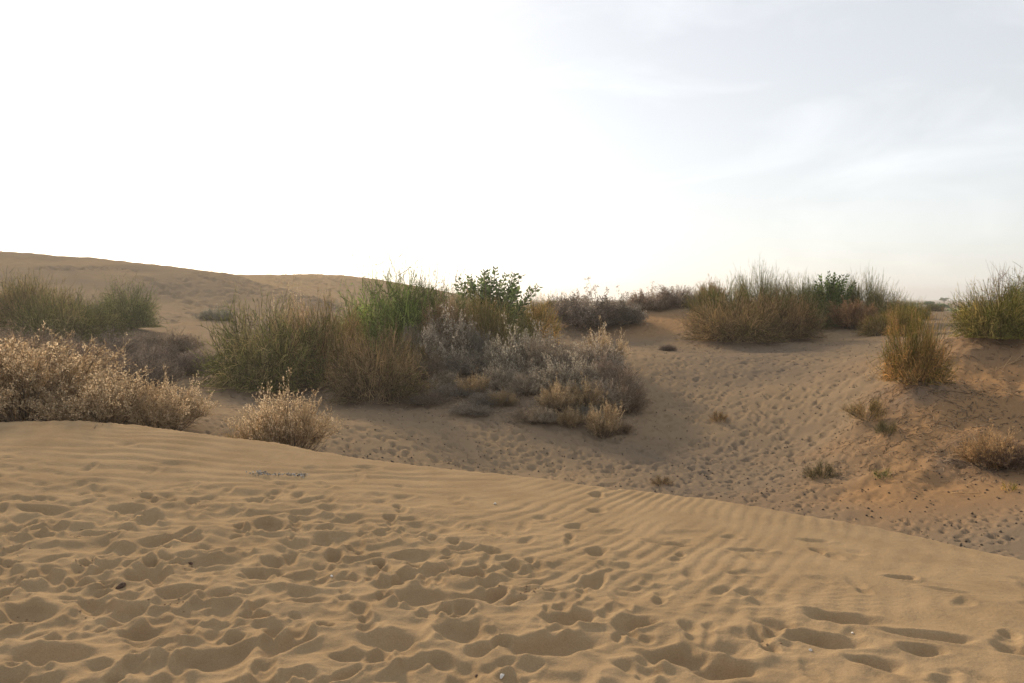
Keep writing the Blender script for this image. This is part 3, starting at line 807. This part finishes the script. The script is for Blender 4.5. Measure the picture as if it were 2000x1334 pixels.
# --- right bank
B('broom_b', 1787, 12.2, .50, .98, 'orange-gold upright broom on the slope at right', tint=(1.1, 1.05, .72), tints={'dry_twigs': (1.2, 1.02, .7)}, rot=2.0)
B('broom_a', 1945, 13.5, .68, .98, 'golden green broom on top of the bank by the right edge', tint=(1.1, 1.12, .75))
plant('bare', 'wispy_shrub', 1955, 13.7, .75, 1.25, 'thin bare twigs spreading over the golden green broom', tint=(.6, .5, .42))
B('broom_c', 2040, 14.5, .9, 1.0, 'green broom partly cut off by the right edge', tint=OL)
W('woolly_b', 1940, 9.8, .40, .5, 'low straw bush on the slope by the right edge', tints={'seed_heads': (.8, .66, .5)})
G('brush', 1985, 9.6, .36, .4, 'dark twiggy half of the low bush at the right edge', tint=(.7, .55, .45))
Tf('tuft', 1610, 10.6, .22, .26, 'grey-green tuft at the bottom of the right bank', tint=(.6, .62, .5))
Tf('tuft', 1700, 11.9, .30, .34, 'thin straw tuft below the orange broom', tint=(1.0, .9, .65))
Tf('tuft', 1735, 11.2, .17, .2, 'dark tuft on the slope right of the thin straw one', tint=(.55, .6, .45))
Tf('sprig', 1730, 9.9, .13, .17, 'fresh green sprig low on the right bank', tint=(.8, .95, .6))
Tf('sprig', 1982, 9.0, .10, .12, 'yellow-green sprig near the right edge', tint=(1.5, 1.4, .7))
Tf('tuft', 1295, 10.9, .16, .12, 'tiny withered tuft on the trodden hollow', tint=(.8, .7, .6))
Tf('tuft', 1407, 14.2, .16, .2, 'tiny straw tuft in the middle of the trodden slope', tint=(.9, .75, .55))
G('brush', 1305, 20.6, .26, .22, 'dark dead twig cushion at the top of the trodden slope', tint=(.6, .52, .52))

# --- fillers of the middle clump and its bank
G('brush', 850, 16.6, .6, .62, 'dark tangled brush under the green dome', tint=(.7, .64, .58))
G('grey_b', 905, 16.6, .6, .7, 'dim grey tangle below the ash grey shrub', tint=(.75, .74, .7))
B('broom_b', 955, 18.4, .6, 1.25, 'tan-green broom between ash grey and silvery shrubs', tint=(.95, .9, .7))
B('broom_c', 1010, 20.4, .55, 1.3, 'dark olive broom at the right end of the green clump', tint=(.85, .9, .7))
G('brush', 835, 14.7, .5, .28, 'flattened dead brush on the left of the bank', tint=(.8, .74, .68))
G('brush', 920, 14.2, .45, .26, 'sprawling grey stems along the crest of the bank', tint=GY)
G('grey_b', 1035, 14.0, .4, .3, 'low tan litter bush at the right end of the bank', tint=(1.0, .88, .75))
G('grey_b', 1150, 14.2, .34, .4, 'small grey bush touching the right round pale bush', tint=(.85, .86, .8))
G('brush', 1225, 15.0, .42, .75, 'thin brown brush at the outer right of the clump', tint=(1.0, .85, .72))
G('grey_a', 1050, 17.4, .6, 1.15, 'lead grey bush behind the fawn-grey one', tint=(.85, .83, .78))
G('grey_b', 300, 17.6, .62, .75, 'dusky brush behind the mauve fringe at left', tint=(.7, .62, .6))
G('brush', 95, 18.0, .9, .8, 'fawn brush under the hazy olive broom', tint=(1.0, .88, .75))
B('broom_b', 65, 20.5, .9, 1.2, 'pale olive broom between the two green ones at left', tint=(1.1, 1.05, .9))
B('broom_tall', 1380, 26.0, .7, .95, 'thin green broom at the left end of the right hedge', tint=(1.1, 1.0, .8))
B('broom_tall', 1580, 26.6, .8, 1.2, 'green broom between plume and leafy shrub of the right hedge', tint=(.85, .95, .7))
B('broom_tall', 1655, 26.8, .7, 1.2, 'green broom right behind the round fawn shrub', tint=(.85, .9, .7))
B('broom_c', 1755, 24.0, .55, .85, 'low green broom past the end of the right hedge', tint=(.9, .95, .7))
B('broom_c', 1785, 27.5, .5, .7, 'green scrub on the pale ridge behind the orange broom', tint=(.9, .9, .7))

# --- low scrub that knits the clump to its bank
for k, (kd, px, d, hf, hg, tn, lb) in enumerate((
    ('grey_b', 870, 16.0, .45, .5, (1.0, .95, .85), 'squat grey bush below the green dome, left end of the bank'),
    ('woolly_b', 925, 15.4, .36, .45, (.85, .82, .75), 'small pale bush midway along the bank'),
    ('grey_a', 975, 15.8, .45, .6, (1.1, 1.05, .95), 'ashen bush under the silvery grey shrub'),
    ('grey_b', 1025, 15.2, .42, .6, (1.15, 1.08, .98), 'pale twiggy bush right of the bare sand patch'),
    ('grey_a', 1075, 15.4, .5, .8, (1.15, 1.1, 1.0), 'pale grey bush above the left round pale bush'),
    ('grey_a', 1125, 15.6, .5, .85, (1.1, 1.05, .95), 'pale grey bush between clump top and the two round bushes'),
    ('woolly_b', 1140, 14.6, .38, .6, (.85, .83, .77), 'ghostly pale bush between the two round pale bushes'),
    ('grey_b', 1180, 14.8, .48, .8, (1.15, 1.05, .95), 'fawn twiggy bush above the right round pale bush'),
    ('brush', 1222, 15.6, .4, .7, (1.2, 1.08, .95), 'see-through twiggy bush at the outermost right of the clump'),
    ('woolly_b', 1110, 13.9, .3, .42, (.85, .83, .77), 'lowest pale bush right of the left round one'),
    ('grey_b', 1060, 13.9, .3, .35, (1.0, .95, .85), 'flat pale bush left of the left round one'),
    ('brush', 1210, 13.9, .3, .25, (1.1, .9, .72), 'low russet twigs right of the right round bush'),
    ('woolly_a', 870, 18.6, .6, 1.55, (.62, .58, .53), 'pale grey seed heads rising against the green dome'),
    ('broom_c', 880, 19.4, .8, 1.7, (.85, .95, .7), 'mid green broom joining the dome and the yellowish broom'),
    ('broom_c', 720, 19.2, .8, 1.5, (.95, 1.1, .75), 'green broom skirt at the left of the green dome'),
    ('grey_a', 1165, 17.0, .6, 1.0, (1.15, 1.08, 1.0), 'pale grey bush under the straw yellow seed heads'))):
    nm_ = {'g': 'dead_brush', 'w': 'woolly_shrub'}.get(kd[0], 'dead_brush' if kd == 'brush' else 'broom_shrub')
    plant(kd, nm_, px, d, hf, hg, lb, group={'dead_brush': GG, 'woolly_shrub': GW, 'broom_shrub': GB}[nm_], tint=tn)

# ------------------------------------------------------------------ small things on the sand
def on_sand(px, py, d):
    """the point of the sand seen at a photo pixel, searched outward from distance d"""
    u, v = (px - 1000.0) / FPX, (667.0 - py) / FPX
    dx, dy, dz = u, CP + v * SP, v * CP - SP
    ds = np.arange(d, d * 2.2, .01)
    x, z = dx / dy * ds, CAM_Z + dz / dy * ds
    h = height(x, ds)[0]
    k = int(np.argmax(z <= h)) if (z <= h).any() else 0
    return x[k], ds[k], h[k]
import bmesh
def rock_mesh(name, seed, sx, sy, sz, m, sub=2, rough=.25):
    g = np.random.default_rng(seed)
    bm = bmesh.new(); bmesh.ops.create_icosphere(bm, subdivisions=sub, radius=1)
    k = [(unit(g.normal(size=3)), g.uniform(.55, .95)) for _ in range(9)]
    for v in bm.verts:
        p = np.array(v.co)
        for nn, dd in k:                       # broken flat faces
            t = p @ nn
            if t > dd: p = p - nn * (t - dd)
        p = p * (1 + g.normal(0, rough * .12))
        v.co = (p[0] * sx, p[1] * sy, p[2] * sz)
    me = bpy.data.meshes.new(name); bm.to_mesh(me); bm.free(); me.materials.append(m)
    return me
def plain(name, c, var=.3, scale=60):
    m, n, l, b = mat(name)
    t = n.new('ShaderNodeTexNoise'); t.inputs['Scale'].default_value = scale; t.inputs['Detail'].default_value = 4
    r = n.new('ShaderNodeValToRGB')
    r.color_ramp.elements[0].color = (*[q * (1 - var) for q in c], 1); r.color_ramp.elements[1].color = (*[min(1, q * (1 + var)) for q in c], 1)
    r.color_ramp.elements[0].position = .35; r.color_ramp.elements[1].position = .65
    g_ = n.new('ShaderNodeNewGeometry'); l.new(g_.outputs['Position'], t.inputs['Vector'])
    l.new(t.outputs['Fac'], r.inputs['Fac']); l.new(r.outputs['Color'], b.inputs['Base Color'])
    return m
M_ROCK = plain('brown_stone', (.11, .075, .055))
M_PALE = plain('pale_chip', (.68, .64, .58), .15)
M_CLOD = plain('sand_clod', (.30, .21, .13), .2)
M_DARK = plain('dark_dung', (.085, .065, .05))
M_HUSK = plain('bleached_husk', (.40, .365, .32), .2)
def pebble(px, py, d, size, m, label, seed, name='pebble', cat='pebble'):
    x, y, z = on_sand(px, py, d)
    o = add(name, rock_mesh(name, seed, size, size * .75, size * .6, m))
    o.location = (x, y, z + size * .25); o.rotation_euler = (.2, .3, seed * 1.3)
    tag(o, label, cat, 'small stones on the near dune')
pebble(236, 1148, 3.4, .030, M_ROCK, 'dark brown wedge of stone beside a deep footprint, lower left', 3, 'stone', 'stone')
pebble(372, 1103, 3.6, .017, M_ROCK, 'round dark pebble in a long pit, left foreground', 5)
pebble(967, 985, 4.5, .014, M_PALE, 'tiny white chip on smooth sand near the centre', 7)
pebble(648, 1128, 3.5, .010, M_PALE, 'white speck at the edge of a trodden pit, left of centre', 9)
pebble(1665, 1238, 3.0, .009, M_PALE, 'pale chip above the long shoe print at lower right', 11)
pebble(980, 1323, 3.0, .016, M_PALE, 'pale pebble at the bottom edge, centre', 13)
pebble(1583, 1272, 3.0, .011, M_PALE, 'small whitish chip beside the pit at lower right', 15)
pebble(930, 1322, 3.0, .010, M_ROCK, 'small dark pebble left of the one at the bottom edge', 17)

def sticks(name, segs, m, label, cat, group=None):
    """a fallen branch: a main stem and forks lying on the sand"""
    root = bpy.data.objects.new(name, None); COL.objects.link(root)
    x0, y0, z0 = segs['at']
    root.location = (x0, y0, z0); tag(root, label, cat, group)
    for nm_, lst in segs['parts']:
        pb = PB()
        for pts, r in lst:
            P = np.array(pts, float)[None]
            R = np.linspace(r, r * .4, P.shape[1])[None]
            pb.twigs(P, R, g=rng)
        o = add(nm_, pb.mesh(nm_, m), root); o.color = (1, 1, 1, 1)
    return root
def fallen(px, py, d, L, ang, n, label, r=.006, m=M_STALK):
    x, y, z = on_sand(px, py, d)
    def ln(a, l, o, k=5, lift=.02):
        t = np.linspace(0, 1, k)
        X_ = o[0] + np.cos(a) * l * t + rng.normal(0, .012 * l, k); Y_ = o[1] + np.sin(a) * l * t + rng.normal(0, .012 * l, k)
        Z_ = height(X_ + x, Y_ + y)[0] - z + lift + .05 * l * np.sin(t * 3.1)
        return np.stack([X_, Y_, Z_], 1)
    main = ln(ang, L, (-math.cos(ang) * L / 2, -math.sin(ang) * L / 2))
    forks = []
    for q in range(n):
        o = main[rng.integers(1, 4)]
        forks.append((ln(ang + rng.uniform(-.8, .8), L * rng.uniform(.3, .6), o[:2], 4), r * .6))
    return sticks('fallen_branch', {'at': (x, y, z), 'parts': [('stem', [(main, r)])] + [('fork', [f]) for f in forks]}, m, label, 'branch', 'fallen branches on the right bank')
fallen(1960, 722, 9.5, .75, .4, 5, 'pale forked branch lying on the shaded bank, right edge')
fallen(1885, 968, 6.5, .30, 2.7, 1, 'short pale stick on trodden sand, lower right')
fallen(1905, 865, 8, .34, 1.2, 2, 'bleached forked twig leaning at the low straw bush')
fallen(1855, 770, 9.5, .55, 2.9, 3, 'thin dead branch on the slope right of the orange broom')

# bleached husk: a crumbled strip of dry whitish matter, half buried
hx, hy, hz_ = on_sand(545, 926, 5.0)
husk = bpy.data.objects.new('dry_husk', None); COL.objects.link(husk); husk.location = (hx, hy, hz_)
tag(husk, 'bleached whitish crumbled husk half buried in the near dune', 'husk')
for k, (ox, w_) in enumerate(((-.17, .07), (-.07, .12), (.10, .10), (.2, .06))):
    pb = PB(); n = 46
    C_ = np.stack([ox + rng.normal(0, w_ * .45, n), rng.normal(0, .03, n), np.zeros(n)], 1)
    C_[:, 2] = height(C_[:, 0] + hx, C_[:, 1] + hy)[0] - hz_ + rng.uniform(-.004, .009, n)
    A_ = unit(rng.normal(size=(n, 3)) * np.array([1, .6, .5])) * rng.uniform(.008, .02, (n, 1))
    B_ = unit(np.cross(A_, rng.normal(size=(n, 3)))) * rng.uniform(.005, .010, (n, 1))
    pb.leaves(C_, A_, B_, g=rng)
    o = add('flake_pile', pb.mesh('flake_pile', M_HUSK, False), husk); o['kind'] = 'stuff'

# ------------------------------------------------------------------ litter nobody could count
def lumps(X_, Y_, S_, m, name):
    """low octahedral crumbs set on the sand"""
    n = len(X_)
    Z_ = height(X_, Y_)[0]
    o6 = np.array([(1, 0, 0), (0, 1, 0), (-1, 0, 0), (0, -1, 0), (0, 0, .8), (0, 0, -.8)], float)
    P = o6[None] * S_[:, None, None] * rng.uniform(.6, 1.3, (n, 6, 1))
    a = rng.random(n) * 6.28; ca, sa = np.cos(a)[:, None], np.sin(a)[:, None]
    P = np.stack([P[..., 0] * ca - P[..., 1] * sa, P[..., 0] * sa + P[..., 1] * ca, P[..., 2]], -1)
    P = P + np.stack([X_, Y_, Z_ + S_ * .3], -1)[:, None]
    f = np.array([(0, 1, 4), (1, 2, 4), (2, 3, 4), (3, 0, 4), (1, 0, 5), (2, 1, 5), (3, 2, 5), (0, 3, 5)])
    me = mesh_np(name, P.reshape(-1, 3), (np.arange(n)[:, None, None] * 6 + f[None]).reshape(-1, 3), [m], None, False)
    return add(name, me)
n = 420
ctr = np.array([f[:2] for f in feet if f[2] > .3])[rng.integers(0, sum(f[2] > .3 for f in feet), 46)]
pick = rng.integers(0, len(ctr), n)
tag(lumps(ctr[pick, 0] + rng.normal(0, .06, n), ctr[pick, 1] + rng.normal(0, .05, n), rng.uniform(.002, .008, n) , M_CLOD, 'sand_crumbs'),
    'crumbs of damp sand kicked up round the footprints', 'crumbs', kind='stuff')
n = 2600
yy = 7.5 + 15 * rng.random(n) ** 1.3; xx = rng.uniform(-.30, .66, n) * yy
ok = (yy > crest_y(xx) + 1.2)
tag(lumps(xx[ok], yy[ok], rng.uniform(.006, .019, ok.sum()), M_DARK, 'dung_pellets'), 'dark dung pellets and crumbs strewn over the trodden hollow', 'droppings', kind='stuff')
pb = PB()
cs = np.array([(hx_, hy_, hr_) for hx_, hy_, _, hr_ in HUM] + [(at(960, 800, 14.5)[0], 14.8, 1.3), (at(1880, 800, 11)[0], 11, 1.0), (at(1950, 760, 11.5)[0], 11.6, .9), (at(1760, 840, 11)[0], 10.8, .8)])
n = 5500
ci = cs[rng.integers(0, len(cs), n)]
X_, Y_ = ci[:, 0] + rng.normal(0, .75, n) * ci[:, 2], ci[:, 1] + rng.normal(0, .6, n) * ci[:, 2]
a_ = rng.random(n) * 6.28; l_ = rng.uniform(.03, .13, n)
X2, Y2 = X_ + np.cos(a_) * l_, Y_ + np.sin(a_) * l_
P = np.stack([np.stack([X_, Y_, height(X_, Y_)[0] + .004], 1), np.stack([(X_ + X2) / 2, (Y_ + Y2) / 2, height((X_ + X2) / 2, (Y_ + Y2) / 2)[0] + rng.uniform(.005, .03, n)], 1), np.stack([X2, Y2, height(X2, Y2)[0] + rng.uniform(.0, .03, n)], 1)], 1)
pb.twigs(P, np.array([[.004, .0036, .0025]]), 0, 1, g=rng)
o = add('plant_litter', pb.mesh('plant_litter', M_GREY)); o.color = (1.05, .9, .75, 1)
tag(o, 'broken twigs and dry litter strewn under the shrubs', 'litter', kind='stuff')

# ------------------------------------------------------------------ far off: scrub on the plain and single trees
def crown(pb, c, rx, rz, n, size, g):
    p = unit(g.normal(size=(n, 3))) * g.random((n, 1)) ** .4 * np.array([rx, rx, rz])
    p[:, 2] = np.abs(p[:, 2]) if rz < rx * .9 else p[:, 2]
    A_ = unit(g.normal(size=(n, 3))) * size * g.uniform(.6, 1.4, (n, 1)); B_ = unit(np.cross(A_, g.normal(size=(n, 3)))) * size * .6
    pb.leaves(c + p, A_, B_, g=g)
pb = PB(); g = np.random.default_rng(77)
for q in range(420):
    az = math.radians(g.uniform(-8, 42)); dd = g.uniform(70, 420)
    x, y = math.sin(az) * dd, math.cos(az) * dd
    sz = g.uniform(.5, 1.6)
    crown(pb, np.array([x, y, gz(x, y) - .1]), sz, sz * g.uniform(.4, .7), 40, .16 + sz * .10, g)
o = add('distant_scrub', pb.mesh('distant_scrub', M_LEAF, False)); o.color = (1.3, 1.15, 1.3, 1)
tag(o, 'hazy low scrub dotted over the far plain', 'scrub', kind='stuff')
def far_tree(px, d, rx, h, label):
    x = (px - 1000) / FPX * d; z = gz(x, d)
    root = bpy.data.objects.new('far_tree', None); COL.objects.link(root); root.location = (x, d, z)
    tag(root, label, 'tree', 'single trees on the far plain')
    t_, c_ = PB(), PB(); g = np.random.default_rng(int(px))
    t_.twigs(np.array([[(0, 0, -.2), (.05, 0, h * .3), (.1, .1, h * .6)]]), np.array([[.16, .12, .08]]) * h / 3, g=g)
    for q in range(5):
        a = q * 1.26
        t_.twigs(np.array([[(.05, 0, h * .35), (math.cos(a) * rx * .4, math.sin(a) * rx * .4, h * .55), (math.cos(a) * rx * .75, math.sin(a) * rx * .75, h * .75)]]), np.array([[.08, .06, .03]]) * h / 3, g=g)
    for q in range(16):
        a, r = g.random() * 6.28, rx * g.random() ** .5 * .7
        crown(c_, np.array([math.cos(a) * r, math.sin(a) * r, h * g.uniform(.55, .85)]), rx * .38, h * .2, 60, .12 * rx, g)
    o1, o2 = add('trunk', t_.mesh('trunk', M_BRANCH), root), add('crown', c_.mesh('crown', M_LEAF, False), root)
    o1.color = (1, 1, 1, 1); o2.color = (.9, .9, 1.0, 1); o2['kind'] = 'stuff'
far_tree(1843, 300, 1.7, 2.4, 'lone flat-topped tree on the horizon between the right-hand shrubs')
far_tree(1832, 110, 1.4, 1.2, 'dark rounded tree below the horizon, nearer than the flat-topped one')
far_tree(1812, 150, 1.2, 1.6, 'small dark tree left of the rounded one on the far plain')

G('brush', 330, 20.5, .8, .7, 'faint brown brush at the foot of the far dune', tint=(.9, .8, .72))
G('grey_b', 265, 19.5, .7, .75, 'dun brush in front of the rounded green broom, right side', tint=(.8, .72, .66))
B('broom_c', 185, 20.5, .8, 1.0, 'dull green broom between the olive one and the rounded one', tint=(.9, .95, .8))
G('brush', 25, 17.5, .9, .9, 'dim brush below the green broom at the left edge', tint=(1.0, .88, .76))
G('grey_a', 385, 18.5, .5, .5, 'little grey brush left of the largest olive broom', tint=(.75, .68, .66))
B('broom_c', 1490, 25.0, 1.0, 1.2, 'mid green broom filling the hedge behind the brown one', tint=(.95, 1.0, .8))
B('broom_c', 1560, 24.6, .9, 1.1, 'olive broom in the hedge right of the brown one', tint=(.85, .9, .7))
B('broom_b', 1720, 22.5, .6, .6, 'short straw broom on the pale ridge right of the fawn shrub', tint=(1.0, .95, .75))

# ------------------------------------------------------------------ dusty air
hz = bpy.data.meshes.new('haze')
x0, x1, y0, y1, z0, z1 = -900, 900, -60, 1200, -6, 16
hz.from_pydata([(x, y, z) for z in (z0, z1) for y in (y0, y1) for x in (x0, x1)], [], [(0, 2, 3, 1), (4, 5, 7, 6), (0, 1, 5, 4), (2, 6, 7, 3), (0, 4, 6, 2), (1, 3, 7, 5)])
hm_ = bpy.data.materials.new('dusty_air'); hm_.use_nodes = True
hn = hm_.node_tree.nodes; hn.clear()
ho = hn.new('ShaderNodeOutputMaterial'); pv = hn.new('ShaderNodeVolumePrincipled')
pv.inputs['Color'].default_value = (.95, .93, .90, 1); pv.inputs['Density'].default_value = .0010; pv.inputs['Anisotropy'].default_value = .55
hm_.node_tree.links.new(pv.outputs['Volume'], ho.inputs['Volume'])
hz.materials.append(hm_)
tag(add('haze', hz), 'thin dusty haze hanging over the dunes', 'haze', kind='stuff')
